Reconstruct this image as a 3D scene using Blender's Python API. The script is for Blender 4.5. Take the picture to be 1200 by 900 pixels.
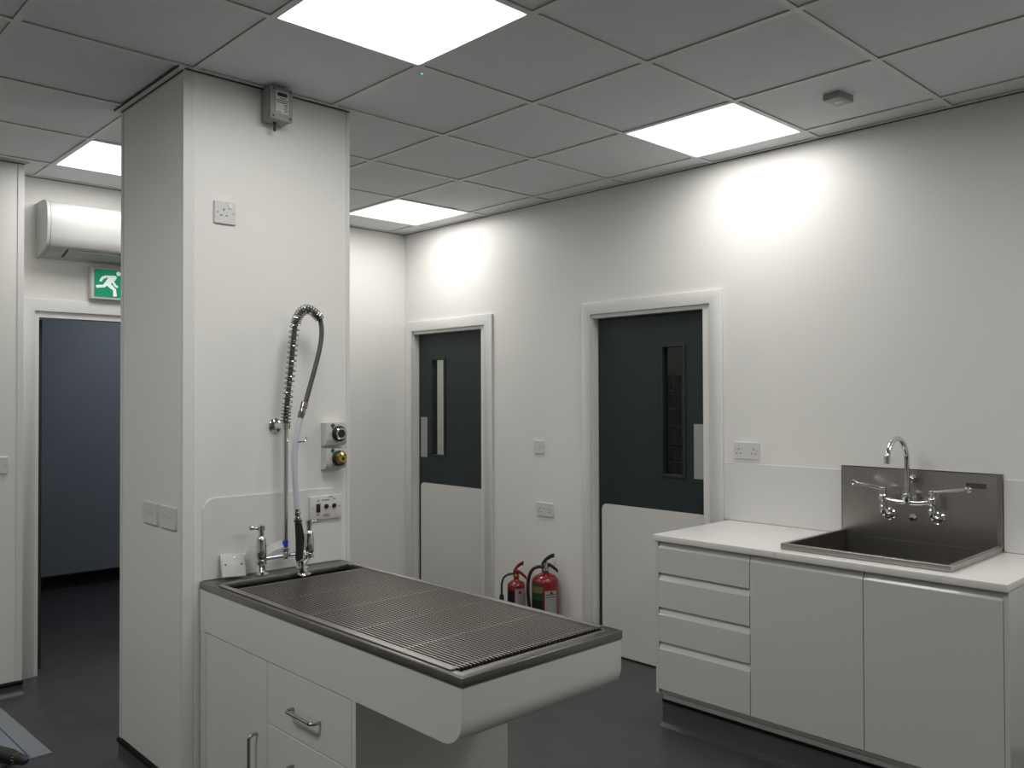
import bpy, bmesh, math, random
from mathutils import Vector, Matrix
random.seed(7)
for o in list(bpy.data.objects): bpy.data.objects.remove(o)
S = bpy.context.scene
COL = S.collection
PI = math.pi
H = 2.785            # ceiling height
XW = 1.352           # right wall face
YB = 2.14            # back wall face
XL, YR = -5.3, -6.3  # left wall, rear wall (behind the camera)
YC = 0.012           # column front face
CX0, CX1, CY1 = -1.237, -0.515, 0.662

# ---------------------------------------------------------------- camera
FPX = 996.74
CAM = Vector((-2.5353, -3.1360, 1.5502))
def cam_axes(yaw=0.76004, pitch=0.01403, roll=-0.00318):
    f = Vector((math.sin(yaw)*math.cos(pitch), math.cos(yaw)*math.cos(pitch), math.sin(pitch)))
    r = Vector((math.cos(yaw), -math.sin(yaw), 0)); u = r.cross(f)
    c, s = math.cos(roll), math.sin(roll)
    return c*r+s*u, -s*r+c*u, f
CR, CU, CF = cam_axes()
cd = bpy.data.cameras.new('camera'); cam = bpy.data.objects.new('camera', cd); COL.objects.link(cam)
cd.sensor_width = 36; cd.lens = 36*FPX/1200; cd.clip_start = .05; cd.clip_end = 60
cam.matrix_world = Matrix(((CR.x, CU.x, -CF.x, CAM.x), (CR.y, CU.y, -CF.y, CAM.y), (CR.z, CU.z, -CF.z, CAM.z), (0, 0, 0, 1)))
S.camera = cam
def at(px, py, ax, v):
    """photo pixel -> point on the plane  coordinate[ax] == v"""
    d = CF + CR*((px-600)/FPX) + CU*((450-py)/FPX)
    return CAM + d*((v-CAM[ax])/d[ax])

# ---------------------------------------------------------------- world, exposure
w = bpy.data.worlds.new('world'); S.world = w; w.use_nodes = True
w.node_tree.nodes['Background'].inputs[0].default_value = (.02, .02, .022, 1)
w.node_tree.nodes['Background'].inputs[1].default_value = 1
vs = S.view_settings
vs.view_transform = 'Standard'; vs.look = 'None'; vs.gamma = 1; vs.use_curve_mapping = False
vs.exposure = 0.0
PANEL = 1.8          # radiance of the ceiling light diffusers
LAMP_W = 11.2        # watts of the lamp inside each ceiling fixture
SPREAD = 176         # beam of the prismatic diffusers, degrees

# ---------------------------------------------------------------- materials
MATS = {}
def lin(c): return tuple((x/255/12.92 if x/255 <= .04045 else ((x/255+.055)/1.055)**2.4) for x in c)
def mat(name, col, rough=.5, metal=0, bump=0, bscale=200, cvar=0, vscale=3, spec=.5, coat=0, emit=None, estr=0, stretch=None, rvar=0):
    if name in MATS: return MATS[name]
    m = bpy.data.materials.new(name); m.use_nodes = True; nt = m.node_tree; N = nt.nodes; L = nt.links
    b = N['Principled BSDF']
    b.inputs['Base Color'].default_value = (*col, 1); b.inputs['Roughness'].default_value = rough
    b.inputs['Metallic'].default_value = metal; b.inputs['Specular IOR Level'].default_value = spec
    b.inputs['Coat Weight'].default_value = coat
    if emit: b.inputs['Emission Color'].default_value = (*emit, 1); b.inputs['Emission Strength'].default_value = estr
    tc = N.new('ShaderNodeTexCoord'); mp = N.new('ShaderNodeMapping'); L.new(tc.outputs['Object'], mp.inputs[0])
    if stretch: mp.inputs['Scale'].default_value = stretch
    if cvar:
        n = N.new('ShaderNodeTexNoise'); n.inputs['Scale'].default_value = vscale; n.inputs['Detail'].default_value = 5
        L.new(mp.outputs[0], n.inputs['Vector'])
        r = N.new('ShaderNodeValToRGB'); r.color_ramp.elements[0].position = .3; r.color_ramp.elements[1].position = .7
        r.color_ramp.elements[0].color = (*[c*(1-cvar) for c in col], 1); r.color_ramp.elements[1].color = (*[min(1, c*(1+cvar)) for c in col], 1)
        L.new(n.outputs['Fac'], r.inputs[0]); L.new(r.outputs[0], b.inputs['Base Color'])
    if rvar:
        n = N.new('ShaderNodeTexNoise'); n.inputs['Scale'].default_value = 4; n.inputs['Detail'].default_value = 6
        L.new(mp.outputs[0], n.inputs['Vector'])
        mr = N.new('ShaderNodeMapRange'); mr.inputs['To Min'].default_value = max(0, rough-rvar); mr.inputs['To Max'].default_value = rough+rvar
        L.new(n.outputs['Fac'], mr.inputs['Value']); L.new(mr.outputs[0], b.inputs['Roughness'])
    if bump:
        n = N.new('ShaderNodeTexNoise'); n.inputs['Scale'].default_value = bscale; n.inputs['Detail'].default_value = 3
        L.new(mp.outputs[0], n.inputs['Vector'])
        bp = N.new('ShaderNodeBump'); bp.inputs['Strength'].default_value = bump; bp.inputs['Distance'].default_value = .002
        L.new(n.outputs['Fac'], bp.inputs['Height']); L.new(bp.outputs[0], b.inputs['Normal'])
    MATS[name] = m; return m
def glassmat(name, tint=(1, 1, 1), rough=.02):
    m = bpy.data.materials.new(name); m.use_nodes = True; nt = m.node_tree; N = nt.nodes; L = nt.links
    N.remove(N['Principled BSDF'])
    t = N.new('ShaderNodeBsdfTransparent'); t.inputs[0].default_value = (*tint, 1)
    g = N.new('ShaderNodeBsdfGlossy'); g.inputs['Roughness'].default_value = rough
    f = N.new('ShaderNodeFresnel'); f.inputs['IOR'].default_value = 1.45
    ge = N.new('ShaderNodeNewGeometry'); iv = N.new('ShaderNodeMath'); iv.operation = 'SUBTRACT'; iv.inputs[0].default_value = 1; L.new(ge.outputs['Backfacing'], iv.inputs[1])
    ml = N.new('ShaderNodeMath'); ml.operation = 'MULTIPLY'; L.new(f.outputs[0], ml.inputs[0]); L.new(iv.outputs[0], ml.inputs[1])   # reflect at the outer face only
    mx = N.new('ShaderNodeMixShader'); L.new(ml.outputs[0], mx.inputs[0]); L.new(t.outputs[0], mx.inputs[1]); L.new(g.outputs[0], mx.inputs[2])
    L.new(mx.outputs[0], N['Material Output'].inputs[0]); return m
WALL = mat('wall_cladding', (.79, .785, .755), .42, bump=.03, bscale=60, cvar=.012, vscale=1.3)
WTRIM = mat('white_trim', (.72, .715, .70), .4, bump=.02)
CEILT = mat('ceiling_tile_board', (.775, .78, .81), .9, bump=.25, bscale=450, cvar=.02, vscale=12)
TEE = mat('ceiling_tee_steel', (.78, .78, .78), .55, bump=.02)
PLEN = mat('plenum_dark', (.05, .05, .05), .9, cvar=.1)
FLOOR = mat('floor_vinyl', (.058, .060, .062), .42, bump=.06, bscale=500, cvar=.10, vscale=7, rvar=.06)
BLACK = mat('black_cap', (.003, .003, .0035), .6, cvar=.1, spec=.2)
DOORP = mat('door_laminate', (.018, .028, .029), .5, bump=.02, cvar=.04, vscale=3, spec=.35)
KICK = mat('kick_plate_white', (.66, .655, .63), .38, bump=.02)
PUSH = mat('push_plate_satin', (.42, .42, .41), .42, metal=.55, stretch=(1, 1, 60), cvar=.05, vscale=30)
CABW = mat('cabinet_gloss_white', (.62, .615, .59), .22, bump=.01, bscale=20, coat=.3)
TABW = mat('table_laminate_white', (.76, .755, .725), .28, bump=.01, bscale=20)
WTOP = mat('worktop_laminate', (.76, .75, .72), .35, bump=.03, bscale=300)
STEEL = mat('brushed_steel', (.40, .385, .365), .30, metal=1, stretch=(1, 40, 1), cvar=.06, vscale=12, rvar=.06)
STEELD = mat('dull_tub_steel', (.25, .245, .235), .30, metal=1, stretch=(40, 1, 1), cvar=.06, vscale=12, rvar=.06)
STEELR = mat('steel_rod', (.38, .365, .34), .30, metal=1, cvar=.05, vscale=40)
CHROME = mat('chrome', (.72, .72, .72), .07, metal=1, cvar=.02)
SATIN = mat('satin_handle_metal', (.38, .37, .35), .25, metal=1, cvar=.03)
PLAST = mat('white_plastic', (.66, .655, .64), .35, cvar=.01)
ACW = mat('air_conditioner_plastic', (.47, .47, .465), .35, cvar=.01)
PLASTG = mat('off_white_plastic', (.56, .555, .54), .4, cvar=.01)
DARKH = mat('pin_black', (.01, .01, .01), .5, cvar=.1)
RUBBER = mat('black_rubber', (.012, .012, .013), .5, cvar=.15, bump=.1)
GREYBOX = mat('grey_polycarbonate', (.33, .33, .32), .5, bump=.08, cvar=.03)
HOSE = mat('grey_hose', (.075, .075, .07), .4, cvar=.1, vscale=30)
HOSEW = mat('white_sleeve', (.58, .57, .64), .35, cvar=.02)
RED = mat('extinguisher_red', (.22, .008, .014), .25, coat=.4, cvar=.04)
GREEN = mat('label_green', (.035, .12, .045), .5, cvar=.05)
YELL = mat('label_cream', (.30, .24, .10), .5, cvar=.05)
LABW = mat('label_white', (.62, .61, .60), .5, cvar=.02)
INK = mat('ink_dark', (.02, .02, .025), .6, cvar=.1)
REDINK = mat('ink_red', (.35, .02, .02), .6, cvar=.1)
GOLD = mat('brass', (.62, .43, .14), .2, metal=1, cvar=.05)
EXITG = mat('exit_green', (.0, .22, .11), .4, emit=(0, .30, .15), estr=.3, cvar=.02)
EXITW = mat('exit_white', (.75, .8, .78), .4, emit=(.75, .85, .85), estr=.35, cvar=.01)
CORW = mat('corridor_paint', (.36, .39, .44), .6, cvar=.02)
BLUE = mat('blue_band', (.01, .06, .5), .4, cvar=.05)
TAGW = mat('tag_white', (.85, .85, .84), .5, cvar=.01)
SHEET = mat('sheet_pale_plastic', (.23, .25, .27), .35, cvar=.03)
DRILL = mat('drill_dark_plastic', (.02, .021, .022), .45, cvar=.1)
GLASS = glassmat('door_glass', (.85, .88, .86))
FILM = glassmat('clear_film', (.96, .96, .96), .08)
LEDG = mat('led_green', (0, .3, .15), .3, emit=(.1, 1, .5), estr=1.5)
def lightmat(name, col, st):
    m = mat(name, (.9, .9, .9), .5, emit=col, estr=st, cvar=.005); return m
DIFF = lightmat('light_diffuser', (1, .985, .955), PANEL)
DIFFC = lightmat('corridor_diffuser', (.86, .91, 1), 9.0)
DIFFS = lightmat('store_diffuser', (1, .97, .9), 12)

# ---------------------------------------------------------------- mesh building
ORG = {}
class B:
    """collects shapes in world coordinates; build() links them as ONE mesh object"""
    def __init__(s): s.bm = bmesh.new()
    def box(s, x0, x1, y0, y1, z0, z1, bev=0, seg=2):
        t = bmesh.new(); bmesh.ops.create_cube(t, size=1)
        for v in t.verts: v.co = ((x0+x1)/2+v.co.x*abs(x1-x0), (y0+y1)/2+v.co.y*abs(y1-y0), (z0+z1)/2+v.co.z*abs(z1-z0))
        if bev: bmesh.ops.bevel(t, geom=t.edges[:], offset=bev, segments=seg, affect='EDGES', profile=.5)
        return s.join(t)
    def join(s, t):
        me = bpy.data.meshes.new('t'); t.to_mesh(me); t.free(); s.bm.from_mesh(me); bpy.data.meshes.remove(me); return s
    def ring(s, c, u, v, r, n): return [s.bm.verts.new(c+u*(r*math.cos(2*PI*k/n))+v*(r*math.sin(2*PI*k/n))) for k in range(n)]
    def bridge(s, a, b):
        n = len(a)
        for k in range(n): s.bm.faces.new((a[k], a[(k+1) % n], b[(k+1) % n], b[k]))
    def tube(s, pts, r, n=12, cap=True):
        pts = [Vector(p) for p in pts]; rs = r if isinstance(r, (list, tuple)) else [r]*len(pts)
        t0 = (pts[1]-pts[0]).normalized(); u = t0.orthogonal().normalized(); prev = None; first = None
        for i, p in enumerate(pts):
            t = ((pts[min(i+1, len(pts)-1)]-pts[max(i-1, 0)])).normalized()
            u = (u-t*u.dot(t)).normalized(); v = t.cross(u)
            cur = s.ring(p, u, v, rs[i], n)
            if prev: s.bridge(prev, cur)
            else: first = cur
            prev = cur
        if cap: s.bm.faces.new(first[::-1]); s.bm.faces.new(prev)
        return s
    def cyl(s, a, b, r, n=20, r2=None): return s.tube([a, b], [r, r if r2 is None else r2], n)
    def lathe(s, c, axis, prof, n=24):
        """prof: list of (radius, distance along axis)"""
        c = Vector(c); ax = Vector(axis).normalized(); u = ax.orthogonal().normalized(); v = ax.cross(u); prev = None; first = None
        for r, h in prof:
            cur = s.ring(c+ax*h, u, v, max(r, 1e-4), n)
            if prev: s.bridge(prev, cur)
            else: first = cur
            prev = cur
        s.bm.faces.new(first[::-1]); s.bm.faces.new(prev); return s
    def prism(s, poly, fn, d0, d1):
        """poly: 2-D outline; fn(a, b, d) -> 3-D point"""
        a = [s.bm.verts.new(fn(p[0], p[1], d0)) for p in poly]; b = [s.bm.verts.new(fn(p[0], p[1], d1)) for p in poly]
        s.bm.faces.new(a[::-1]); s.bm.faces.new(b); s.bridge(a, b); return s
    def bprism(s, poly, fn, d0, d1, bev=.003):
        t = B().prism(poly, fn, d0, d1).bm; bmesh.ops.recalc_face_normals(t, faces=t.faces[:])
        bmesh.ops.bevel(t, geom=t.edges[:], offset=bev, segments=2, affect='EDGES', profile=.5); return s.join(t)
    def frame(s, x0, x1, y0, y1, a0, a1, b0, b1, z0, z1, bev):
        t = bmesh.new()
        def loop(p, q, u, v, z): return [t.verts.new(c) for c in ((p, u, z), (q, u, z), (q, v, z), (p, v, z))]
        ot, it_, ob_, ib = loop(x0, x1, y0, y1, z1), loop(a0, a1, b0, b1, z1), loop(x0, x1, y0, y1, z0), loop(a0, a1, b0, b1, z0)
        for k in range(4):
            n = (k+1) % 4
            t.faces.new((ot[k], ot[n], it_[n], it_[k])); t.faces.new((ob_[n], ob_[k], ib[k], ib[n])); t.faces.new((ob_[k], ob_[n], ot[n], ot[k])); t.faces.new((it_[k], it_[n], ib[n], ib[k]))
        bmesh.ops.recalc_face_normals(t, faces=t.faces[:])
        es = [e for e in t.edges if all(v in ot for v in e.verts) or all(v in it_ for v in e.verts)]+[e for e in t.edges if {e.verts[0], e.verts[1]} in [{ot[k], ob_[k]} for k in range(4)]]
        bmesh.ops.bevel(t, geom=es, offset=bev, segments=2, affect='EDGES', profile=.5); return s.join(t)
    def build(s, name, m, parent=None, ang=35):
        bmesh.ops.recalc_face_normals(s.bm, faces=s.bm.faces[:])
        me = bpy.data.meshes.new(name); o = bpy.data.objects.new(name, me); COL.objects.link(o)
        org = ORG.get(parent.name, Vector()) if parent else None
        if parent is None:
            xs = [v.co for v in s.bm.verts]
            org = Vector(((min(c.x for c in xs)+max(c.x for c in xs))/2, (min(c.y for c in xs)+max(c.y for c in xs))/2, min(c.z for c in xs)))
            o.location = org
        else: o.parent = parent
        for v in s.bm.verts: v.co -= org
        ORG[o.name] = org.copy()
        s.bm.to_mesh(me); s.bm.free(); me.materials.append(m)
        me.shade_smooth(); me.set_sharp_from_angle(angle=math.radians(ang)); return o
def tag(o, label=None, cat=None, group=None, kind=None):
    if label: o['label'] = label
    if cat: o['category'] = cat
    if group: o['group'] = group
    if kind: o['kind'] = kind
    return o
def thing(name, loc, label, cat, group=None, kind=None):
    o = bpy.data.objects.new(name, None); COL.objects.link(o); o.location = loc; o.empty_display_size = .05
    ORG[o.name] = Vector(loc); return tag(o, label, cat, group, kind)
def copy_tree(o, parent=None):
    c = o.copy(); COL.objects.link(c); c.parent = parent
    for ch in list(o.children): copy_tree(ch, c)
    return c
def struct(name, b, m): return tag(b.build(name, m), kind='structure')
def rrect(x0, x1, z0, z1, r, n=6, corners=(1, 1, 1, 1)):
    out = []
    for k, (cx, cz, a) in enumerate(((x1-r, z1-r, 0), (x0+r, z1-r, 90), (x0+r, z0+r, 180), (x1-r, z0+r, 270))):
        if corners[k]:
            out += [(cx+r*math.cos(math.radians(a+90*i/n)), cz+r*math.sin(math.radians(a+90*i/n))) for i in range(n+1)]
        else: out.append(((x1, z1), (x0, z1), (x0, z0), (x1, z0))[k])
    return out
fX = lambda a, b, d: Vector((d, a, b))      # outline (y, z) extruded along x
fY = lambda a, b, d: Vector((a, d, b))      # outline (x, z) extruded along y
fZ = lambda a, b, d: Vector((a, b, d))
def spline(P, n=8):
    P = [Vector(p) for p in P]; out = []
    for i in range(len(P)-1):
        p0, p1, p2, p3 = P[max(i-1, 0)], P[i], P[i+1], P[min(i+2, len(P)-1)]
        for k in range(n):
            t = k/n; out.append(.5*((2*p1)+(p2-p0)*t+(2*p0-5*p1+4*p2-p3)*t*t+(3*p1-p0-3*p2+p3)*t**3))
    return out+[P[-1]]

# ================================================================ the setting
struct('floor', B().box(XL-.1, 3.3, YR-.1, 4.6, -.1, 0), FLOOR)
# right wall with two door openings
OP2, OP1, OPZ = (-.600, .270), (1.200, 2.052), 2.052
b = B(); T = .1
for y0, y1 in ((YR, OP2[0]), (OP2[1], OP1[0]), (OP1[1], YB)): b.box(XW, XW+T, y0, y1, 0, H+.3)
for o_ in (OP2, OP1): b.box(XW, XW+T, o_[0], o_[1], OPZ, H+.3)
struct('wall_right', b, WALL)
# back wall with the doorway on the left
OPB = (-1.195, -.37)
b = B()
for x0, x1 in ((XL, OPB[0]), (OPB[1], XW+T)): b.box(x0, x1, YB, YB+T, 0, H+.3)
b.box(OPB[0], OPB[1], YB, YB+T, 2.030, H+.3)
struct('wall_back', b, WALL)
struct('wall_left', B().box(XL-.1, XL, YR, YB, 0, H+.3), WALL)
struct('wall_rear', B().box(XL-.1, XW+T, YR-.1, YR, 0, H+.3), WALL)
b = B().box(XL, -1.317, 1.885, YB-.001, 0, H+.1)
wr = struct('wall_left_return', b, WALL)
B().box(-1.346, -1.315, 1.8815, 1.9, .07, H-.003, .0012, 1).build('corner_strip', WTRIM, wr)
# column
wc = struct('wall_column', B().box(CX0, CX1, YC, CY1, 0, H+.1), WALL)
B().box(CX0-.003, CX0+.038, YC-.003, YC+.02, .1, H-.003, .0012, 1).build('corner_strip', WTRIM, wc)
B().box(CX0-.003, CX0+.02, CY1-.022, CY1+.003, .1, H-.003, .0012, 1).build('corner_strip', WTRIM, wc)
B().box(CX1-.014, CX1+.003, YC-.003, YC+.02, .1, H-.003, .0012, 1).build('corner_strip', WTRIM, wc)

# coved vinyl skirtings with a black capping strip
def skirting(name, runs, h=.1, m=None):
    """runs: list of (x0, y0, x1, y1, nx, ny): wall line and the normal that points into the room"""
    s_ = B(); c_ = B()
    for x0, y0, x1, y1, nx, ny in runs:
        a = Vector((x0, y0, 0)); d = Vector((x1-x0, y1-y0, 0)); n = Vector((nx, ny, 0))
        prof = [(0, 0), (.030, 0), (.026, .003), (.012, .010), (.005, .022), (.004, h-.008), (0, h-.008)]
        s_.prism(prof, lambda p, q, t: a+d*t+n*p+Vector((0, 0, q)), 0, 1)
        c_.prism([(0, h-.010), (.012, h-.010), (.013, h), (.008, h+.007), (0, h+.009)], lambda p, q, t: a+d*t+n*p+Vector((0, 0, q)), 0, 1)
    o = struct(name, s_, m or FLOOR); c_.build('cap_strip', BLACK, o); return o
skirting('baseboard_column', [(CX0, YC-.03, CX0, CY1+.006, -1, 0), (CX0, CY1, CX1, CY1, 0, 1), (CX1, YC, CX1, CY1, 1, 0)], .095)
skirting('baseboard_left_return', [(XL, 1.885, -1.312, 1.885, 0, -1)], .062)
skirting('baseboard_right', [(XW, .33, XW, 1.13, -1, 0), (XW, -2.2, XW, YR, -1, 0)])
skirting('baseboard_back', [(-.28, YB, XW, YB, 0, -1)])
skirting('baseboard_left', [(XL, YR, XL, 1.885, 1, 0)])
skirting('baseboard_rear', [(XL, YR, XW, YR, 0, 1)])

# ---------------------------------------------------------------- suspended ceiling: slab, tiles, tees
ceil = struct('ceiling', B().box(XL-.1, XW+T, YR-.1, YB+.1, H+.3, H+.4), PLEN)
G = .6; TZ = H+.0058
LIGHTS = [(-2, -2), (1, -2), (-2, 2), (1, 2), (-2, -6), (1, -6), (-5, -2), (-5, 2)]
def tile_mesh(): pass
full = None
i0, i1 = math.floor(XL/G), math.floor(XW/G); j0, j1 = math.floor(YR/G), math.floor(YB/G)
def tileobj(x0, x1, y0, y1):
    return B().box(x0, x1, y0, y1, TZ, TZ+.015).build('ceiling_tile', CEILT, ceil)
for i in range(i0, i1+1):
    for j in range(j0, j1+1):
        if (i, j) in LIGHTS or (i, j) == (-2, 0): continue
        x0, x1, y0, y1 = i*G+.0132, (i+1)*G-.0132, j*G+.0132, (j+1)*G-.0132
        cx0, cx1, cy0, cy1 = max(x0, XL+.008), min(x1, XW-.008), max(y0, YR+.008), min(y1, YB-.008)
        if j == 0 and i == -3: cx1 = CX0-.028
        if j == 0 and i == -1: cx0 = CX1+.008
        if cx1-cx0 < .02 or cy1-cy0 < .02: continue
        if abs(cx1-cx0-.5736) < 1e-4 and abs(cy1-cy0-.5736) < 1e-4:
            if full is None: full = B().box(-.2868, .2868, -.2868, .2868, 0, .015).build('ceiling_tile', CEILT); full.parent = ceil; q = full
            else: q = full.copy(); COL.objects.link(q); q.parent = ceil
            q.location = Vector(((x0+x1)/2, (y0+y1)/2, TZ))-ORG['ceiling']
        else: tileobj(cx0, cx1, cy0, cy1)
for i in range(i0, i1+1):
    x = i*G
    if not XL < x < XW: continue
    segs = [(YR, YC-.001), (CY1+.001, YB)] if CX0 < x < CX1 else [(YR, YB)]
    for y0, y1 in segs: B().box(x-.012, x+.012, y0, y1, H, H+.0035).box(x-.0015, x+.0015, y0, y1, H+.003, H+.03).build('main_tee', TEE, ceil)
for j in range(j0, j1+1):
    y = j*G
    if not YR < y < YB: continue
    if j == 0: segs = [(XL, XW)]
    else: segs = [(XL, CX0-.001), (CX1+.001, XW)] if YC < y < CY1 else [(XL, XW)]
    for x0, x1 in segs: B().box(x0, x1, y-.012, y+.012, H+.0002, H+.0037).box(x0, x1, y-.0015, y+.0015, H+.003, H+.03).build('cross_tee', TEE, ceil)
# perimeter angle, plus a dark strip painting the shadow line at its edge
def edge(name, bx, shd):
    o = tag(bx.build(name, TEE), kind='structure'); shd.build('shade_strip', SHADE, o)
SHADE = mat('dark_grey_shade', (.05, .05, .048), .7, cvar=.1)
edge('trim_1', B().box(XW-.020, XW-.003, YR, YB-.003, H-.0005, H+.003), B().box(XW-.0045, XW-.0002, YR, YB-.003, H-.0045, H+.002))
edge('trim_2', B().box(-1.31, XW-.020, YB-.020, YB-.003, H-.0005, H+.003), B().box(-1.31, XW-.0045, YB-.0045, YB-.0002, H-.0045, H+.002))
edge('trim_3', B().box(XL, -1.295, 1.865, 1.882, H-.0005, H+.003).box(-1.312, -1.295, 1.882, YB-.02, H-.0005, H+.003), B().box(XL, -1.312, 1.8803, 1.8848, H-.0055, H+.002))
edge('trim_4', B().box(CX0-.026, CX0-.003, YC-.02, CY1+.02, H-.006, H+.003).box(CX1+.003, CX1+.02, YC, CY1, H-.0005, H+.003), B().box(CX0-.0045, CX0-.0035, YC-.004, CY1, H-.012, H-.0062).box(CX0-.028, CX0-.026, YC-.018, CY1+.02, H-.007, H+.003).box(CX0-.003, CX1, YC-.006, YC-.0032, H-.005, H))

# ---------------------------------------------------------------- rooms behind the doors
XS = XW+T
struct('wall_corridor_far', B().box(-3.2, XS, 4.43, 4.53, 0, 2.7), CORW)
struct('wall_corridor_left', B().box(-3.3, -3.2, YB+T, 4.43, 0, 2.7), CORW)
struct('wall_corridor_right', B().box(XS-.1, XS, YB+T, 4.43, 0, 2.7), CORW)
struct('ceiling_corridor', B().box(-3.3, XS, YB+T, 4.53, 2.7, 2.8), CORW)
skirting('baseboard_corridor', [(-3.2, 4.43, XS-.1, 4.43, 0, -1)], .098, BLACK)
struct('wall_store_far', B().box(3.2, 3.3, -1.1, YB+T, 0, 2.7), WALL)
struct('wall_store_divider', B().box(XS, 3.2, .78, .88, 0, 2.7), WALL)
struct('wall_store_right', B().box(XS, 3.2, -1.2, -1.1, 0, 2.7), WALL)
struct('wall_store_left', B().box(XS, 3.3, YB+T, YB+T+.1, 0, 2.7), WALL)
struct('ceiling_store', B().box(XS, 3.3, -1.2, YB+T+.1, 2.7, 2.8), CEILT)

# ---------------------------------------------------------------- doors
def door_x(name, oy, leaf, vis, push, label):
    """door in the right wall; oy: opening (y0, y1); leaf: clear opening; vis: glazed slot (y0, y1, z0, z1)"""
    y0, y1 = oy; l0, l1 = leaf
    d = tag(thing(name, (XW, (y0+y1)/2, 0), None, None), kind='structure')
    lz = 2.012; xa = XW-.018
    q0, q1, i0_, i1_, zt, zi = y0-.062, y1+.052, y0+.015, y1-.015, OPZ+.058, OPZ-.014
    B().bprism([(q0, 0), (q0, zt), (q1, zt), (q1, 0), (i1_, 0), (i1_, zi), (i0_, zi), (i0_, 0)], fX, xa, XW).build('architrave', WTRIM, d)
    xf = XW+.048
    B().prism([(y0, 0), (y0, OPZ), (y1, OPZ), (y1, 0), (l1, 0), (l1, lz+.004), (l0, lz+.004), (l0, 0)], fX, XW-.001, XW+T).build('door_lining', WTRIM, d)
    a0, a1 = l0+.004, l1-.007
    v0, v1, z0, z1 = vis
    lf = B()
    lf.box(xf, xf+.044, a0, v0, .005, lz).box(xf, xf+.044, v1, a1, .005, lz).box(xf, xf+.044, v0, v1, .005, z0).box(xf, xf+.044, v0, v1, z1, lz)
    lf = lf.build('leaf', DOORP, d)
    fr = B(); e = .018
    for q in ((v0-e, v0, z0-e, z1+e), (v1, v1+e, z0-e, z1+e), (v0, v1, z0-e, z0), (v0, v1, z1, z1+e)): fr.box(xf-.008, xf+.004, *q, .002, 1)
    fr.build('glazing_bead', DOORP, lf)
    B().box(xf+.018, xf+.024, v0, v1, z0, z1).build('glass_pane', GLASS, lf)
    tag(B().prism(rrect(a0+.003, a1-.022, .012, .902, .035, 6, (1, 1, 0, 0)), fX, xf-.003, xf+.001).build('kick_plate', KICK, lf), 'white kick plate')
    B().box(xf-.002, xf+.001, push[0], push[1], 1.093, 1.393, .0006, 1).build('push_plate', PUSH, lf)
    return d
door_x('door_2', OP2, (-.535, .246), (-.372, -.238, 1.108, 1.822), (-.522, -.442), '')
door_x('door_1', OP1, (1.262, 2.032), (1.728, 1.862, 1.118, 1.818), (1.926, 2.004), '')
# doorway in the back wall, leaf standing open into the corridor
d3 = tag(thing('door_3', (-.78, YB, 0), None, None), kind='structure')
ya = YB-.018
B().bprism([(-1.262, 0), (-1.262, 2.103), (-.30, 2.103), (-.30, 0), (OPB[1]-.01, 0), (OPB[1]-.01, 2.034), (OPB[0]-.004, 2.034), (OPB[0]-.004, 0)], fY, ya, YB).build('architrave', WTRIM, d3)
B().prism([(OPB[0]-.001, 0), (OPB[0]-.001, 2.03), (OPB[1], 2.03), (OPB[1], 0), (-.395, 0), (-.395, 2.0), (-1.176, 2.0), (-1.176, 0)], fY, YB-.001, YB+T).build('door_lining', WTRIM, d3)
lf = B().box(-1.177, -1.133, YB+T+.002, YB+T+.79, .006, 1.995).build('leaf', DOORP, d3)
B().box(-1.133, -1.125, YB+T+.60, YB+T+.72, .95, 1.11, .003).tube([(-1.13, YB+T+.66, 1.05), (-1.08, YB+T+.66, 1.05), (-1.075, YB+T+.56, 1.05)], .009).build('lever_handle', SATIN, lf)

# ================================================================ ceiling lights
LIGHT_LABELS = {
 (-2, -2): 'large square white light panel in the ceiling above the steel tub table',
 (1, -2): 'square white light panel in the ceiling above the right-hand grey door',
 (-2, 2): 'square white light panel partly hidden by the column, above the wall air conditioner',
 (1, 2): 'square white light panel in the ceiling at the far corner, near the left grey door',
 (-2, -6): 'square white ceiling light panel behind the camera',
 (1, -6): 'square white ceiling light panel behind the camera, by the sink wall',
 (-5, -2): 'square white ceiling light panel left of the picture',
 (-5, 2): 'square white ceiling light panel left of the picture, near the left wall switch'}
for (i, j) in LIGHTS:
    x, y = (i+.5)*G, (j+.5)*G
    t = thing('ceiling_light', (x, y, H), LIGHT_LABELS[(i, j)], 'light', 'square ceiling light panels')
    f = B(); r, q = .2995, .2845
    f.box(x-r, x+r, y-r, y-q, H+.0042, H+.03).box(x-r, x+r, y+q, y+r, H+.0042, H+.03).box(x-r, x-q, y-q, y+q, H+.0042, H+.03).box(x+q, x+r, y-q, y+q, H+.0042, H+.03)
    f.build('frame', TEE, t)
    B().box(x-q, x+q, y-q, y+q, H+.006, H+.014).build('diffuser', DIFF, t)
    ld = bpy.data.lights.new('panel_lamp', 'AREA'); ld.shape = 'SQUARE'; ld.size = .569; ld.energy = LAMP_W*{(-5, 2): .35, (-5, -2): 1.9, (1, 2): .72, (-2, 2): .78, (1, -2): .75, (1, -6): 1.2, (-2, -6): 1.1}.get((i, j), 1); ld.color = (1, .985, .955); ld.spread = math.radians(SPREAD)
    lo_ = bpy.data.objects.new('panel_lamp', ld); COL.objects.link(lo_); lo_.parent = t; lo_.location = (0, 0, .005)
t = thing('corridor_light', (.25, 3.45, 2.68), 'small ceiling light in the dim corridor beyond the open doorway', 'light')
B().box(0, .5, 3.2, 3.7, 2.685, 2.70).build('frame', TEE, t); B().box(.02, .48, 3.22, 3.68, 2.675, 2.686).build('diffuser', DIFFC, t)
t = thing('store_light', (2.5, 1.6, 2.68), 'ceiling light in the room behind the left grey door', 'light')
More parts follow.
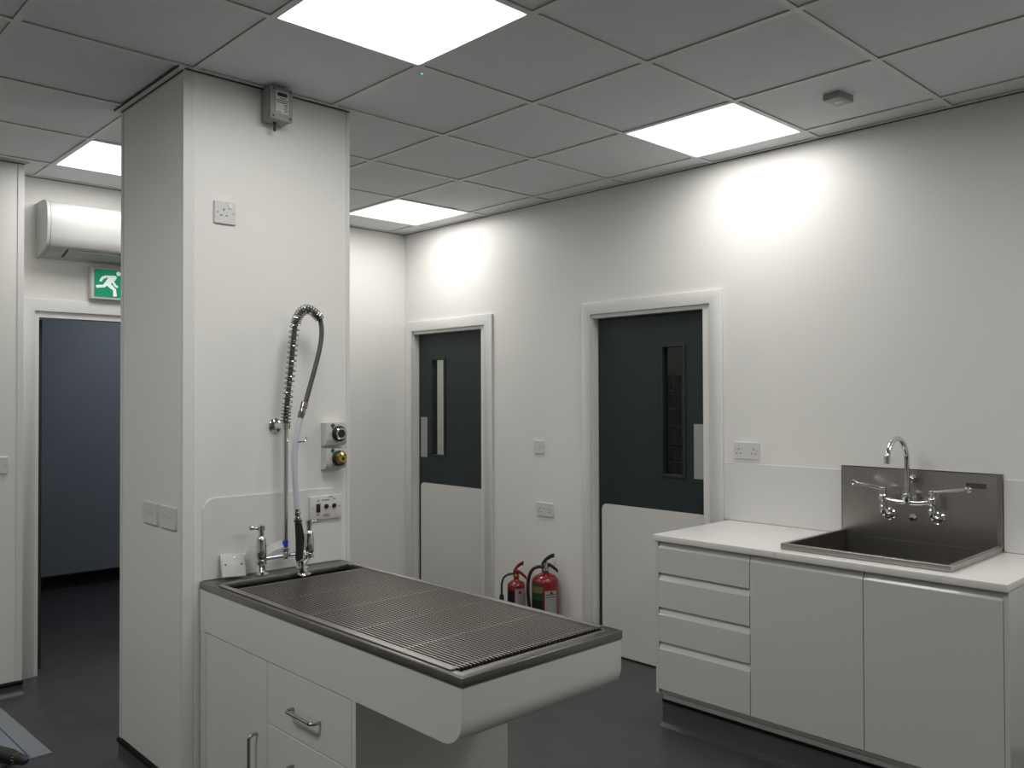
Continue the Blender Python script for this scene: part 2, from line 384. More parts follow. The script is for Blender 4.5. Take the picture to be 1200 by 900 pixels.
B().box(2.25, 2.75, 1.35, 1.85, 2.685, 2.70).build('frame', TEE, t); B().box(2.27, 2.73, 1.37, 1.83, 2.675, 2.686).build('diffuser', DIFFS, t)

t = thing('store_light', (2.3, -.8, 2.68), 'added dim light that shows the cage behind the right-hand grey door', 'light')  # unseen lamp, added so the cage wires show faintly through the glass
B().box(1.8, 2.0, -.7, -.4, 2.685, 2.70).build('frame', TEE, t); B().box(1.82, 1.98, -.68, -.42, 2.675, 2.686).build('diffuser', lightmat('added_dim_diffuser', (1, .9, .75), 4), t)

p = at(494.5, 87, 2, H)
t = thing('led_indicator', (p.x, p.y, H), 'tiny green indicator lamp in the ceiling beside the large light panel', 'indicator light')
B().lathe((p.x, p.y, TZ+.001), (0, 0, -1), [(.008, 0), (.008, .003), (.005, .004)], 14).build('bezel', PLAST, t)
B().lathe((p.x, p.y, TZ-.002), (0, 0, -1), [(.004, 0), (.004, .002), (.002, .004)], 12).build('lens', LEDG, t)

t = thing('motion_detector', (.862, -1.528, H), 'small grey rectangular detector box on the ceiling near the right wall', 'detector')
b = B().box(-.055, .055, -.038, .038, -.022, .006, .003); b.bm.transform(Matrix.Translation((.862, -1.528, H))); b.build('housing', mat('detector_grey', (.34, .34, .35), .45, cvar=.02), t)
b = B().box(-.010, .016, -.018, .018, -.0235, -.018, .001); b.bm.transform(Matrix.Translation((.862, -1.528, H))); b.build('lens', PLAST, t)
t.rotation_euler.z = math.radians(-4)

# ================================================================ sockets, switches and other wall plates
def plate_base(name, loc, rz, w_, h_, label, cat, group=None):
    t = thing(name, loc, label, cat, group)
    x, y, z = loc
    poly = rrect(x-w_/2, x+w_/2, z-h_/2, z+h_/2, .004, 3)
    b = B(); a = [b.bm.verts.new((p[0], y, p[1])) for p in poly]
    m_ = [b.bm.verts.new((p[0], y-.006, p[1])) for p in poly]
    c = [b.bm.verts.new((x+(p[0]-x)*.95, y-.0095, z+(p[1]-z)*.95)) for p in poly]
    b.bm.faces.new(a[::-1]); b.bridge(a, m_); b.bridge(m_, c); b.bm.faces.new(c)
    b.build('plate', PLAST, t)
    return t
def screw(t, x, y, z, r=.0035): B().lathe((x, y-.0093, z), (0, -1, 0), [(r, 0), (r, .0008)], 10).build('screw', GREYBOX, t)
def pins(t, x, y, z):
    b = B()
    for dx, dz, hx, hz in ((0, .011, .0022, .0042), (-.011, -.011, .0034, .0022), (.011, -.011, .0034, .0022)):
        b.box(x+dx-hx, x+dx+hx, y-.0099, y-.009, z+dz-hz, z+dz+hz)
    b.build('pin_holes', DARKH, t)
def rocker(t, x, y, z, w_=.011, h_=.018, m=PLAST):
    b = B().prism([(-.0, 0), (-.004, 0), (-.0015, h_), (0, h_)], lambda p, q, d: Vector((x+d, y-.0092+p, z-h_/2+q)), -w_/2, w_/2)
    b.build('rocker', m, t)
def single_socket(loc, rz, label):
    t = plate_base('socket_outlet', loc, rz, .088, .088, label, 'socket'); x, y, z = loc
    pins(t, x-.006, y, z); rocker(t, x+.020, y, z+.028, .014, .020); screw(t, x-.030, y, z); screw(t, x+.033, y, z)
    t.rotation_euler.z = rz; return t
def double_socket(loc, rz, label):
    t = plate_base('socket_outlet', loc, rz, .147, .088, label, 'socket', 'double sockets on the right wall'); x, y, z = loc
    for s in (-1, 1):
        pins(t, x+s*.043, y, z-.004); rocker(t, x+s*.011, y, z+.020); screw(t, x+s*.064, y, z)
    t.rotation_euler.z = rz; return t
def switch(loc, rz, label, group=None, sw=.086):
    t = plate_base('light_switch', loc, rz, sw, .086, label, 'switch', group); x, y, z = loc
    rocker(t, x, y, z+.004, .012, .022); screw(t, x-.030, y, z); screw(t, x+.030, y, z)
    t.rotation_euler.z = rz; return t
R90 = -PI/2
single_socket((-1.078, YC, 2.262), 0, 'single white socket high on the front of the column')
gsw = 'pair of switches on the column side'
switch((CX0, .316, 1.089), R90, 'white switch plate on the column side, the one nearer the doorway', gsw, .15)
switch((CX0, .142, 1.089), R90, 'white switch plate on the column side, the one nearer the tub table', gsw, .15)
switch((-1.427, 1.885, 1.199), 0, 'white switch plate on the far left wall, cut by the picture edge')
switch((XW, .702, 1.222), R90, 'small white switch plate on the right wall between the two grey doors')
double_socket((XW, .647, .827), R90, 'double white socket low on the right wall above the fire extinguishers')
double_socket((XW, -.798, 1.266), R90, 'double white socket above the white worktop beside the door frame')

# grey junction box under the ceiling on the column
yb_ = -.072
p0 = at(317.5, 99, 1, yb_); p1 = at(343, 144, 1, yb_)
bx0, bx1, bz1, bz0 = p0.x, p1.x, min(p0.z, H-.004), p1.z
t = thing('junction_box', ((bx0+bx1)/2, YC, bz0), 'grey junction box with a white label at the top of the column', 'junction box')
B().box(bx0, bx1, yb_+.018, YC, bz0, bz1, .006).build('body', GREYBOX, t)
lid = B().box(bx0-.001, bx1+.001, yb_, yb_+.019, bz0-.001, bz1, .005).build('lid', GREYBOX, t)
for sx in (bx0+.011, bx1-.011):
    for sz in (bz0+.012, bz1-.012): B().lathe((sx, yb_+.001, sz), (0, -1, 0), [(.005, 0), (.005, .001)], 10).build('screw', DARKH, lid)
lx0, lx1, lz0, lz1 = bx0+.022, bx1-.018, bz0+.026, bz1-.016
lab = tag(B().box(lx0, lx1, yb_-.0008, yb_+.001, lz0, lz1).build('label', LABW, lid), 'white printed label')
lw, lh = lx1-lx0, lz1-lz0
ink = B().prism(rrect(lx0+lw*.10, lx1-lw*.10, lz1-lh*.24, lz1-lh*.07, lh*.06, 3), fY, yb_-.0012, yb_-.0007)
for r_, (a, c) in enumerate(((.25, .8), (.06, .95), (.06, .9), (.62, .92), (.66, .92), (.62, .9), (.66, .9))): ink.box(lx0+lw*a, lx0+lw*c, yb_-.0011, yb_-.0007, lz1-lh*(.34+.095*r_), lz1-lh*(.305+.095*r_))
ink.box(lx0+lw*.06, lx0+lw*.4, yb_-.0011, yb_-.0007, lz0+lh*.04, lz0+lh*.07)
tag(ink.build('print', INK, lab), 'dark printed lines')
gx = bx0+(bx1-bx0)*.42; gy = yb_+.045
B().lathe((gx, gy, bz0+.003), (0, 0, -1), [(.008, 0), (.008, .008), (.0055, .010), (.0055, .038)], 14).build('cable_gland', RUBBER, t)

# two medical gas outlets
def gas_outlet(cx, cz, zt, zb, ringmat, coremat, label):
    t = thing('gas_outlet', (cx, YC, zb), label, 'gas outlet', 'gas outlets on the column')
    D = .045
    prof = [(YC, zt), (YC-D, zt), (YC-D, zb+.030), (YC-D*.9, zb+.014), (YC-D*.65, zb+.004), (YC-.006, zb), (YC, zb)]
    B().prism(prof, fX, cx-.050, cx+.048).build('housing', PLAST, t)
    rx = cx+.009; yf = YC-D
    B().lathe((rx, yf+.001, cz), (0, -1, 0), [(.033, 0), (.033, .010), (.029, .014), (.0, .014)], 28).build('collar', RUBBER, t)
    B().lathe((rx, yf-.012, cz), (0, -1, 0), [(.025, 0), (.026, .006), (.022, .010), (.0, .010)] if coremat is RUBBER else [(.026, 0), (.026, .006), (.016, .012), (.015, .022), (0, .022)], 28).build('ring', ringmat, t)
    B().lathe((rx, yf-.021, cz), (0, -1, 0), [(.017, 0), (.017, .003), (.0, .003)] if coremat is RUBBER else [(.007, .012), (.007, .0135), (0, .0135)], 24).build('core', RUBBER, t)
    B().prism([(cx-.020, cz+.022), (cx-.009, cz+.034), (cx-.020, cz+.045), (cx-.031, cz+.034)], fY, yf-.002, yf+.001).build('green_marker', mat('marker_green', (.01, .13, .09), .5, cvar=.05), t)
    for s in (-1, 1): B().lathe((rx+s*.042 if s < 0 else rx+.036, yf, cz), (0, -1, 0), [(.003, 0), (.003, .001)], 8).build('screw', GREYBOX, t)
p = at(397, 508, 1, YC-.045); gas_outlet(p.x-.009, p.z, p.z+.046, p.z-.052, CHROME, RUBBER, 'upper white outlet on the column with a black and silver ring socket')
p = at(397, 537, 1, YC-.045); gas_outlet(p.x-.009, p.z, p.z+.042, p.z-.047, GOLD, GOLD, 'lower white outlet on the column with a brass centre')

# control plate with a rocker and two knobs
pc = [at(361, 582.5, 1, YC), at(399, 605, 1, YC)]
px0, px1, pz0, pz1 = -.713, -.559, 1.036, 1.134
SPY = YC-.005   # face of the splash panel
t = thing('control_plate', (px0, SPY, pz0), 'white control plate with black rocker and two round knobs beside the spray tap', 'control panel')
B().box(px0, px1, SPY-.010, SPY, pz0, pz1, .003).build('plate', PLAST, t)
yf = SPY-.010; pw, ph = px1-px0, pz1-pz0
B().box(px0+pw*.25-.009, px0+pw*.25+.009, yf-.004, yf+.001, pz0+ph*.32, pz0+ph*.68, .001).build('rocker', RUBBER, t)
for k in (.50, .745): B().lathe((px0+pw*k, yf+.001, pz0+ph*.55), (0, -1, 0), [(.0095, 0), (.0095, .006), (.0075, .008)], 20).build('knob', RUBBER, t)
def text(s, size, x, y, z, m, name, parent, squash=1.0):
    cu = bpy.data.curves.new('text', 'FONT'); cu.body = s; cu.size = size; cu.align_x = 'CENTER'; cu.extrude = .0002; cu.resolution_u = 2
    to = bpy.data.objects.new('text', cu); COL.objects.link(to)
    me = bpy.data.meshes.new_from_object(to.evaluated_get(bpy.context.evaluated_depsgraph_get())); bpy.data.objects.remove(to)
    bm = bmesh.new(); bm.from_mesh(me); bpy.data.meshes.remove(me)
    bm.transform(Matrix.Translation((x, y, z)) @ Matrix.Rotation(PI/2, 4, 'X') @ Matrix.Diagonal((squash, 1, 1, 1)))
    b = B(); b.join(bm); return b.build(name, m, parent)
for s, sz, fx, fz in (('UP', .010, .25, .78), ('DN', .010, .25, .17), ('POWER', .010, .48, .78), ('ON', .010, .745, .80), ('FUSE', .010, .64, .905)):
    text(s, sz, px0+pw*fx, yf-.0004, pz0+ph*fz, INK, 'lettering', t)
text('AEES', .016, px0+pw*.50, yf-.0004, pz0+ph*.11, REDINK, 'lettering', t)
for s in (.09, .91): B().lathe((px0+pw*s, yf, pz0+ph*.5), (0, -1, 0), [(.003, 0), (.003, .001)], 10).build('screw', GREYBOX, t)

# splash panels
tag(B().prism(rrect(-1.163, -.556, .856, 1.163, .05, 8, (1, 1, 0, 0)), fY, SPY, YC).build('splash_panel', WTRIM), 'white splash panel with rounded top corners on the column behind the tub table', 'wall panel')
for y0, y1, lb in ((-.662, -1.300, 'low white splash panel on the wall between door frame and sink'), (-1.987, -2.55, 'low white splash panel on the wall right of the sink')):
    tag(B().box(XW-.005, XW, y1, y0, .902, 1.200, .0012, 1).build('splash_panel', WTRIM), lb, 'wall panel', 'splash panels above the worktop')

# ================================================================ air conditioner and exit sign
ax0, ax1 = -1.195, -.34
t = thing('air_conditioner', ((ax0+ax1)/2, YB, 2.335), 'white wall-mounted air conditioner above the open doorway, half behind the column', 'air conditioner')
P = lambda y, z: (YB-y, z)
prof = [P(0, 2.632), P(.12, 2.632), P(.175, 2.625), P(.205, 2.605), P(.218, 2.57), P(.222, 2.50), P(.215, 2.43), P(.20, 2.385), P(.185, 2.368), P(.06, 2.336), P(0, 2.334)]
B().prism(prof, fX, ax0+.020, ax1-.020).build('body', ACW, t, 50)
prof2 = [(YB-(YB-a)*1.03 if a < YB else a, 2.48+(c-2.48)*1.02) for a, c in prof]
for x0, x1 in ((ax0, ax0+.017), (ax1-.017, ax1)): B().prism(prof2, fX, x0, x1).build('end_panel', ACW, t, 50)
for x0 in (ax0+.017, ax1-.020): B().prism([(YB-(YB-a)*1.018, 2.48+(c-2.48)*1.012) for a, c in prof], fX, x0, x0+.003).build('shadow_gap', DARKH, t)
sl = lambda k: (.19-.13*k, 2.369-.033*k)      # along the sloping underside
a_, c_ = sl(.02), sl(.80)
fl = B().prism([P(a_[0], a_[1]-.001), P(a_[0]+.003, a_[1]-.006), P(c_[0]+.003, c_[1]-.006), P(c_[0], c_[1]-.001)], fX, ax0+.12, ax1-.12).build('louvre', ACW, t)
a_, c_ = sl(-.03), sl(.88)
B().prism([P(a_[0], a_[1]+.001), P(a_[0]+.001, a_[1]-.0025), P(c_[0]+.001, c_[1]-.0025), P(c_[0], c_[1]+.001)], fX, ax0+.110, ax1-.110).build('louvre_gap', DARKH, t)

ex0, ex1, ez0, ez1, ey = -.920, -.555, 2.121, 2.308, 2.088
t = thing('exit_sign', ((ex0+ex1)/2, YB, ez0), 'green emergency exit sign with a white running figure above the doorway', 'exit sign')
B().box(ex0, ex1, ey, YB, ez0, ez1, .006).build('housing', PLAST, t)
B().box(ex0+.018, ex1-.018, ey-.002, ey+.002, ez0+.014, ez1-.012).build('green_face', EXITG, t)
mx, mz, sc = ex0+.098, ez0+.094, .150
def fig(poly, b): b.prism([(mx+(u-.5)*sc, mz+(v-.5)*sc) for u, v in poly], fY, ey-.0035, ey-.001)
b = B()
fig([(.86+.085*math.cos(a*PI/8), .91+.085*math.sin(a*PI/8)) for a in range(16)], b)
fig([(.36, .80), (.74, .82), (.80, .76), (.72, .62), (.52, .46), (.38, .38), (.30, .44), (.46, .70)], b)   # torso
fig([(.36, .80), (.42, .72), (.30, .66), (.22, .54), (.14, .58), (.24, .74)], b)     # arm behind
fig([(.68, .60), (.78, .46), (.86, .40), (.80, .34), (.70, .42), (.62, .54)], b)     # arm in front
fig([(.42, .48), (.36, .34), (.04, .30), (.02, .40), (.30, .44)], b)                 # trailing leg
fig([(.42, .48), (.56, .50), (.76, .30), (.80, .02), (.66, .00), (.66, .24), (.46, .38)], b)   # leading leg
b.build('running_figure', EXITW, t)
b = B()
fig([(1.20, .5), (1.75, .5), (1.75, .62), (2.0, .45), (1.75, .28), (1.75, .40), (1.20, .40)], b)
b.build('arrow', EXITW, t)

# ================================================================ tub table
TX0, TX1, TF, TT = -1.176, -.553, -1.524, .854
t = thing('tub_table', ((TX0+TX1)/2, (TF+YC)/2, 0), 'long white tub table with steel rim standing out from the column', 'table')
rx0, rx1, ry0, ry1 = -1.140, -.588, -1.478, -.088     # recess
b = B(); z0 = TT-.024
b.frame(TX0, TX1, TF, YC-.006, rx0, rx1, ry0, ry1, z0, TT, .0022)
rim = b.build('steel_rim', STEELD, t)
b = B(); zb = TT-.14; e = .004
b.box(rx0-e, rx0, ry0, ry1, zb, z0+.004).box(rx1, rx1+e, ry0, ry1, zb, z0+.004).box(rx0-e, rx1+e, ry0-e, ry0, zb, z0+.004).box(rx0-e, rx1+e, ry1, ry1+e, zb, z0+.004).box(rx0-e, rx1+e, ry0-e, ry1+e, zb-e, zb)
tag(b.build('tub', STEELD, t), 'steel tub under the grating')
B().lathe(((rx0+rx1)/2, -.35, zb), (0, 0, 1), [(.045, 0), (.045, .002), (.03, .003), (.0, .001)], 24).build('drain', CHROME, t)
# apron: two flat sides with a rounded lower front corner, bullnose front
AZ = .674; RR = .075; fx0, fx1 = TX0+.003, TX1-.003; fy = TF+.004
side = [(YC-.006, z0), (fy, z0)]+[(fy+RR-RR*math.cos(a*PI/16), AZ+RR-RR*math.sin(a*PI/16)) for a in range(9)]+[(YC-.006, AZ)]
for x0, x1 in ((fx0, fx0+.003), (fx1-.003, fx1)): B().prism(side, fX, x0, x1).build('apron_side', TABW, t)
outer = [(fy, z0)]+[(fy+RR-RR*math.cos(a*PI/24), AZ+RR-RR*math.sin(a*PI/24)) for a in range(13)]+[(-.98, AZ)]
inner = [(-.98, AZ+.012), (fy+RR, AZ+.012), (fy+.03, AZ+.05), (fy+.014, AZ+.08), (fy+.014, z0)]
B().prism(outer+inner, fX, fx0+.0035, fx1-.0035).build('apron_front', TABW, t)
# pedestal cupboard
PY = -1.045; ex_ = TX0+.005
b = B()
b.box(ex_+.018, TX1-.02, PY, PY+.018, .0, AZ).box(TX1-.038, TX1-.02, PY+.018, YC-.008, 0, AZ).box(ex_+.018, TX1-.038, -.04, -.022, .1, AZ).box(ex_+.02, TX1-.038, PY+.018, -.04, .1, .118)
b.box(ex_, ex_+.018, PY, -1.025, 0, AZ).box(ex_, ex_+.018, -.036, YC-.008, 0, AZ).box(ex_+.03, ex_+.045, -1.025, -.036, 0, .1)
b.build('carcass', TABW, t)
def front_x(name, y0, y1, za, zz): return B().box(ex_, ex_+.018, y0, y1, za, zz, .0012, 1).build(name, TABW, t)
def dhandle(parent, pts, r=.0055):
    B().tube(spline(pts, 5), r, 12).build('handle', SATIN, parent)
d = front_x('door', -.516, -.0385, .105, AZ-.004)
hx = ex_-.030; hy = -.445
dhandle(d, [(ex_, hy, .412), (hx+.012, hy, .412), (hx, hy, .402), (hx, hy, .39), (hx, hy, .27), (hx, hy, .258), (hx+.012, hy, .248), (ex_, hy, .248)])
for k, (za, zz, zh) in enumerate(((.4695, AZ-.004, .560), (.290, .4665, .38), (.105, .287, .2))):
    d = front_x('drawer', -1.022, -.519, za, zz)
    ya_, yb2 = -.690, -.850
    dhandle(d, [(ex_, ya_, zh), (hx+.012, ya_, zh), (hx, ya_-.012, zh), (hx, ya_-.025, zh), (hx, yb2+.025, zh), (hx, yb2+.012, zh), (hx+.012, yb2, zh), (ex_, yb2, zh)])
# removable grating
gz = TT+.001
gx0, gx1, gy0, gy1 = -1.132, -.598, -1.462, -.212
t = thing('tub_grating', ((gx0+gx1)/2, (gy0+gy1)/2, gz), 'removable steel bar grating laid in the top of the tub table', 'grating')
NR = 41; rod = None; ORGg = ORG[t.name]
for k in range(NR):
    x = gx0+(gx1-gx0)*k/(NR-1)
    if rod is None:
        rod = B().box(-.0028, .0028, gy0, gy1, -.0085, .0025, .0006, 1).build('rod', STEELR); rod.parent = t; q = rod
        yo = rod.location.y; zo = rod.location.z
    else: q = rod.copy(); COL.objects.link(q); q.parent = t
    q.location = Vector((x, yo, gz-.0015+zo))-ORGg
for y in (-.218, -.470, -.720, -.970, -1.220, -1.440):
    B().box(gx0-.004, gx1+.004, y-.003, y+.003, gz-.0305, gz-.0102).build('cross_bar', STEELR, t)
    wl = B()
    for k in range(NR-1):
        x = gx0+(gx1-gx0)*(k+.5)/(NR-1); wl.box(x-.0038, x+.0038, y-.004, y+.004, gz-.009, gz-.0006)
    tag(wl.build('spacer', STEELR, t), kind='stuff')
for x0, x1 in ((rx0-.020, gx0-.0085), (gx1+.0085, rx1+.020)):
    B().box(x0, x1, gy0+.002, gy1+.09, gz-.0005, gz+.0035, .001, 1).build('side_flange', STEEL, t)
for x0, x1 in ((gx0-.0085, gx0-.0045), (gx1+.0045, gx1+.0085)):
    B().box(x0, x1, gy0, gy1, gz-.022, gz+.0035).build('side_bar', STEEL, t)

# ---------------------------------------------------------------- spray tap
cx, cy = -.861, -.070
t = thing('spray_tap', (cx, cy, TT), 'chrome spray tap with tall sprung hose and black hand grip on the tub table', 'tap')
BZ = .922
for s, bx_ in ((-1, -.945), (1, -.770)):
    vx = cx+s*.104
    B().lathe((bx_, -.040, TT), (0, 0, 1), [(.026, 0), (.026, .004), (.016, .009), (.011, .012)], 24).build('base_flange', CHROME, t)
    B().tube(spline([(bx_, -.040, TT+.008), (bx_, -.042, TT+.018), ((bx_+vx)/2, -.058, TT+.038), (vx, cy, TT+.055), (vx, cy, BZ+.005)], 6), .0125, 14).build('leg', CHROME, t)
    B().lathe((vx, cy, TT+.046), (0, 0, 1), [(.013, 0), (.021, .002), (.021, .014), (.015, .016), (.019, .022), (.0215, .035), (.0215, .075), (.0190, .082), (.0190, .098), (.015, .106), (.011, .110), (.011, .128), (.0145, .131), (.0145, .150), (.010, .154)], 24).build('valve', CHROME, t)
    hz = TT+.046+.143
    pt = at(293, 630, 1, cy) if s < 0 else at(375.5, 618, 1, cy)
    hx_ = vx+s*.046
    B().tube([(vx, cy, hz), (vx+s*.010, cy, hz), (vx+s*.030, cy, hz+.001), (hx_, cy, hz+.003), (hx_+s*.003, cy, hz+.003)], [.010, .0085, .0070, .0095, .006], 14).build('lever_handle', CHROME, t)
B().tube([(cx-.104, cy, BZ), (cx+.104, cy, BZ)], .0085, 14).build('bridge', CHROME, t)
B().lathe((cx, cy, BZ-.012), (0, 0, 1), [(.010, 0), (.014, .004), (.014, .022), (.012, .026), (.015, .028), (.015, .042), (.009, .044)], 22).build('riser_base', CHROME, t)
CZ = 1.434
B().tube([(cx, cy, BZ), (cx, cy, CZ)], .0102, 16).build('riser', CHROME, t)
B().lathe((cx, cy, CZ-.014), (0, 0, 1), [(.014, 0), (.019, .003), (.019, .024), (.014, .027)], 22).build('collar', CHROME, t)
B().lathe((cx, YC, CZ), (0, -1, 0), [(.031, 0), (.031, .005), (.026, .012), (.013, .017), (.010, .022), (.010, .075)], 26).build('wall_bracket', CHROME, t)
# sprung hose: path in the air above the riser
T1 = [(cx, cy, CZ), (cx+.003, cy, CZ+.06)]
for q in ((337.5, 462), (341, 430), (343.5, 402), (346, 381), (350.5, 369), (358, 362.5), (367, 365.5), (375.5, 375)):
    T1.append(at(q[0], q[1], 1, cy-.004*len(T1)))
path = spline(T1, 10)
B().tube(path, .0098, 12).build('inner_hose', HOSE, t)
# helix
L = [0]
for i in range(1, len(path)): L.append(L[-1]+(path[i]-path[i-1]).length)
def sample(s):
    for i in range(1, len(L)):
        if s <= L[i]: k = (s-L[i-1])/(L[i]-L[i-1]); return path[i-1].lerp(path[i], k), (path[min(i+1, len(path)-1)]-path[max(i-2, 0)]).normalized()
    return path[-1], (path[-1]-path[-2]).normalized()
pts = []; ph = 0; s = 0; ds = .0011; Ltot = L[-1]; Yv = Vector((0, -1, 0))
while s < Ltot:
    c_, tg = sample(s)
    u = (Yv-tg*Yv.dot(tg)).normalized(); v = tg.cross(u)
    pts.append(c_+u*(.0190*math.cos(ph))+v*(.0190*math.sin(ph)))
    f = s/Ltot; pitch = .0205 if .15 < f < .72 else (.013 if f <= .15 else .0092)
    ph += 2*PI*ds/pitch; s += ds
B().tube(pts, .0024, 7).build('spring', mat('spring_steel', (.42, .42, .41), .18, metal=1, cvar=.03), t)
tip = path[-1]
H1 = [tip, at(377, 388, 1, -.112), at(375.5, 404, 1, -.115), at(371, 424, 1, -.118), at(364, 450, 1, -.120), at(357.5, 474, 1, -.122)]
B().tube(spline(H1, 6), .0098, 12).build('outer_hose', HOSE, t)
a, c_ = at(357.5, 471, 1, -.122), at(352, 490, 1, -.124)
dd = (c_-a); B().lathe(a, dd, [(.011, 0), (.0145, .004), (.0145, dd.length*.35), (.012, dd.length*.4), (.012, dd.length*.6), (.0145, dd.length*.65), (.012, dd.length)], 16).build('hose_coupling', SATIN, t)
H2 = [c_, at(348.5, 505, 1, -.124), at(346, 520, 1, -.124), at(345, 545, 1, -.124), at(346.5, 572, 1, -.124), at(348.3, 598, 1, -.124)]
B().tube(spline(H2, 6), .0116, 12).build('white_sleeve', HOSEW, t)
a, c_ = at(348.3, 596, 1, -.124), at(349.2, 612, 1, -.124); dd = c_-a
B().lathe(a, dd, [(.012, 0), (.012, .012), (.015, .014), (.015, .024), (.011, .026), (.011, .034), (.015, .036), (.015, dd.length)], 16).build('hose_union', CHROME, t)
a, m_, c_ = at(349.2, 609.5, 1, -.124), at(350.5, 634, 1, -.124), at(350.5, 655, 1, -.124)
B().tube([a, a.lerp(m_, .06), a.lerp(m_, .1), m_, m_.lerp(c_, .5), c_], [.0165, .0165, .0135, .0140, .0135, .0150], 18).build('hand_grip', RUBBER, t)
B().tube([a.lerp(m_, .2)+Vector((.009, -.004, 0)), m_+Vector((.014, -.007, .01)), c_+Vector((.009, -.004, .01))], [.005, .006, .005], 10).build('trigger', RUBBER, t)
n0 = c_; n1 = at(356.5, 671.5, 1, -.118); dd = n1-n0
B().lathe(n0, dd, [(.013, 0), (.0145, .010), (.012, .016), (.011, dd.length-.022), (.014, dd.length-.016), (.016, dd.length-.008), (.014, dd.length-.004)], 18).build('spray_neck', CHROME, t)
B().lathe(n1, (0, .05, -1), [(.012, -.004), (.024, 0), (.027, .003), (.026, .006), (.0, .007)], 24).build('spray_rose', CHROME, t)
hk = at(334.5, 516.5, 1, cy)
B().tube([(cx, cy, hk.z-.010), (cx, cy, hk.z+.010)], .0105, 16).tube(spline([(cx, cy, hk.z), (cx+.014, cy-.030, hk.z-.003), (cx+.020, cy-.062, hk.z-.003), (cx+.040, cy-.074, hk.z-.001), (cx+.058, cy-.062, hk.z+.006), (cx+.062, cy-.048, hk.z+.014)], 6), .0034, 8).build('hose_hook', CHROME, t)
# paper tag and blue band on the riser
B().tube([(cx, cy, BZ+.034), (cx, cy, BZ+.060)], .0105, 14).build('blue_band', BLUE, t)
bt = B(); up = []; lo = []
for k in range(9):
    f = k/8; x = cx-.006-.118*f; z = BZ+.060-.030*f*f-.016*f; y = cy+.012+.006*math.sin(PI*f)
    up.append(bt.bm.verts.new((x, y, z))); lo.append(bt.bm.verts.new((x+.004, y-.018, z-.024)))
for k in range(8): bt.bm.faces.new((up[k], up[k+1], lo[k+1], lo[k]))
bmesh.ops.solidify(bt.bm, geom=bt.bm.faces[:], thickness=.0006)
tag(bt.build('paper_tag', TAGW, t), 'white paper tag')

# blank plate in a clear bag, leaning on the splash panel
lx, ly = at(266, 676, 2, TT).x+.005, -.030
t = thing('bagged_wall_plate', (lx, ly, TT), 'white blank wall plate in a clear plastic bag leaning behind the tub table', 'wall plate')
tilt = math.radians(-20)
def lean(b): b.bm.transform(Matrix.Translation((lx, ly, TT+.002)) @ Matrix.Rotation(math.radians(4), 4, 'Y') @ Matrix.Rotation(tilt, 4, 'X')); return b
lean(B().box(-.048, .048, -.010, .004, .003, .092, .004)).build('plate', PLAST, t)
for s in (-1, 1): lean(B().lathe((s*.033, -.0098, .050), (0, -1, 0), [(.0035, 0), (.0035, .0008)], 10)).build('screw_hole', DARKH, t)
bg = B(); bmesh.ops.create_grid(bg.bm, x_segments=22, y_segments=22, size=.5)
rnd = random.Random(3)
for v in bg.bm.verts:
    u_, w_ = v.co.x, v.co.y; e_ = max(abs(u_), abs(w_))*2
    v.co = (u_*.122, -.0125-.004*(1-e_)+rnd.uniform(-.0022, .0022), .0525+w_*.100)
lean(bg).build('clear_bag', FILM, t, 20)

# ================================================================ worktop run with sink
WF, WB0, WB1 = .695, -.690, -2.190      # front x, left and right ends (y)
SX0, SX1, SY0, SY1 = .765, 1.335, -1.985, -1.305
b = B(); z0, z1 = .872, .900
b.box(WF, XW-.001, SY1-.012, WB0, z0, z1, .003).box(WF, XW-.001, WB1, SY0+.012, z0, z1, .003).box(WF, SX0+.012, SY0+.012, SY1-.012, z0, z1, .003).box(SX1+.004, XW-.001, SY0+.012, SY1-.012, z0, z1)
tag(b.build('worktop', WTOP), 'white laminate worktop along the right wall holding the steel sink', 'worktop')
FX = .712
def jfront(name, y0, y1, za, zz, parent):
    prof = [(FX, za), (FX, zz-.032), (FX+.003, zz-.028), (FX+.017, zz), (FX+.020, zz), (FX+.020, za)]
    return B().prism(prof, lambda p, q, d: Vector((p, d, q)), y0, y1).build(name, CABW, parent)
def carcass(t, y0, y1, h0=.871, h1=.871):
    b = B()
    b.box(FX+.023, 1.33, y0, y0+.016, .16, h0).box(FX+.023, 1.33, y1-.016, y1, .16, h1).box(FX+.023, 1.33, y0+.016, y1-.016, .16, .176).box(1.31, 1.33, y0+.016, y1-.016, .176, .65)
    b.build('carcass', CABW, t)
t = thing('drawer_unit', (1.0, -.95, .16), 'glossy white unit of four handleless drawers left of the sink', 'drawers')
carcass(t, -1.190, -.712)
for za, zz in ((.723, .869), (.563, .719), (.403, .559), (.182, .399)): jfront('drawer_front', -1.1885, -.7115, za, zz, t)
t = thing('base_cabinet', (1.0, -1.43, .16), 'glossy white handleless cabinet beside the drawers', 'cabinet', 'white base cabinets')
carcass(t, -1.680, -1.191, .69); jfront('door', -1.6790, -1.1920, .182, .869, t)
t = thing('base_cabinet', (1.0, -1.92, .16), 'glossy white handleless cabinet at the right end of the worktop', 'cabinet', 'white base cabinets')
carcass(t, -2.170, -1.681, .871, .69); jfront('door', -2.1690, -1.6825, .182, .869, t)
tag(B().box(FX, 1.345, -.7105, -.694, .16, .8715, .001, 1).build('end_panel', CABW), 'white end panel of the worktop run beside the drawers', 'panel')
tag(B().box(FX+.001, 1.345, -2.187, -2.1705, 0, .8715, .001, 1).build('end_panel', CABW), 'white end panel at the right end of the worktop run', 'panel')
t = thing('plinth', (.78, -1.43, 0), 'recessed white plinth with dark coved foot under the white units', 'plinth')
B().box(.762, .780, -2.168, -.700, 0, .159).box(.780, 1.33, -.718, -.700, 0, .159).build('board', CABW, t)
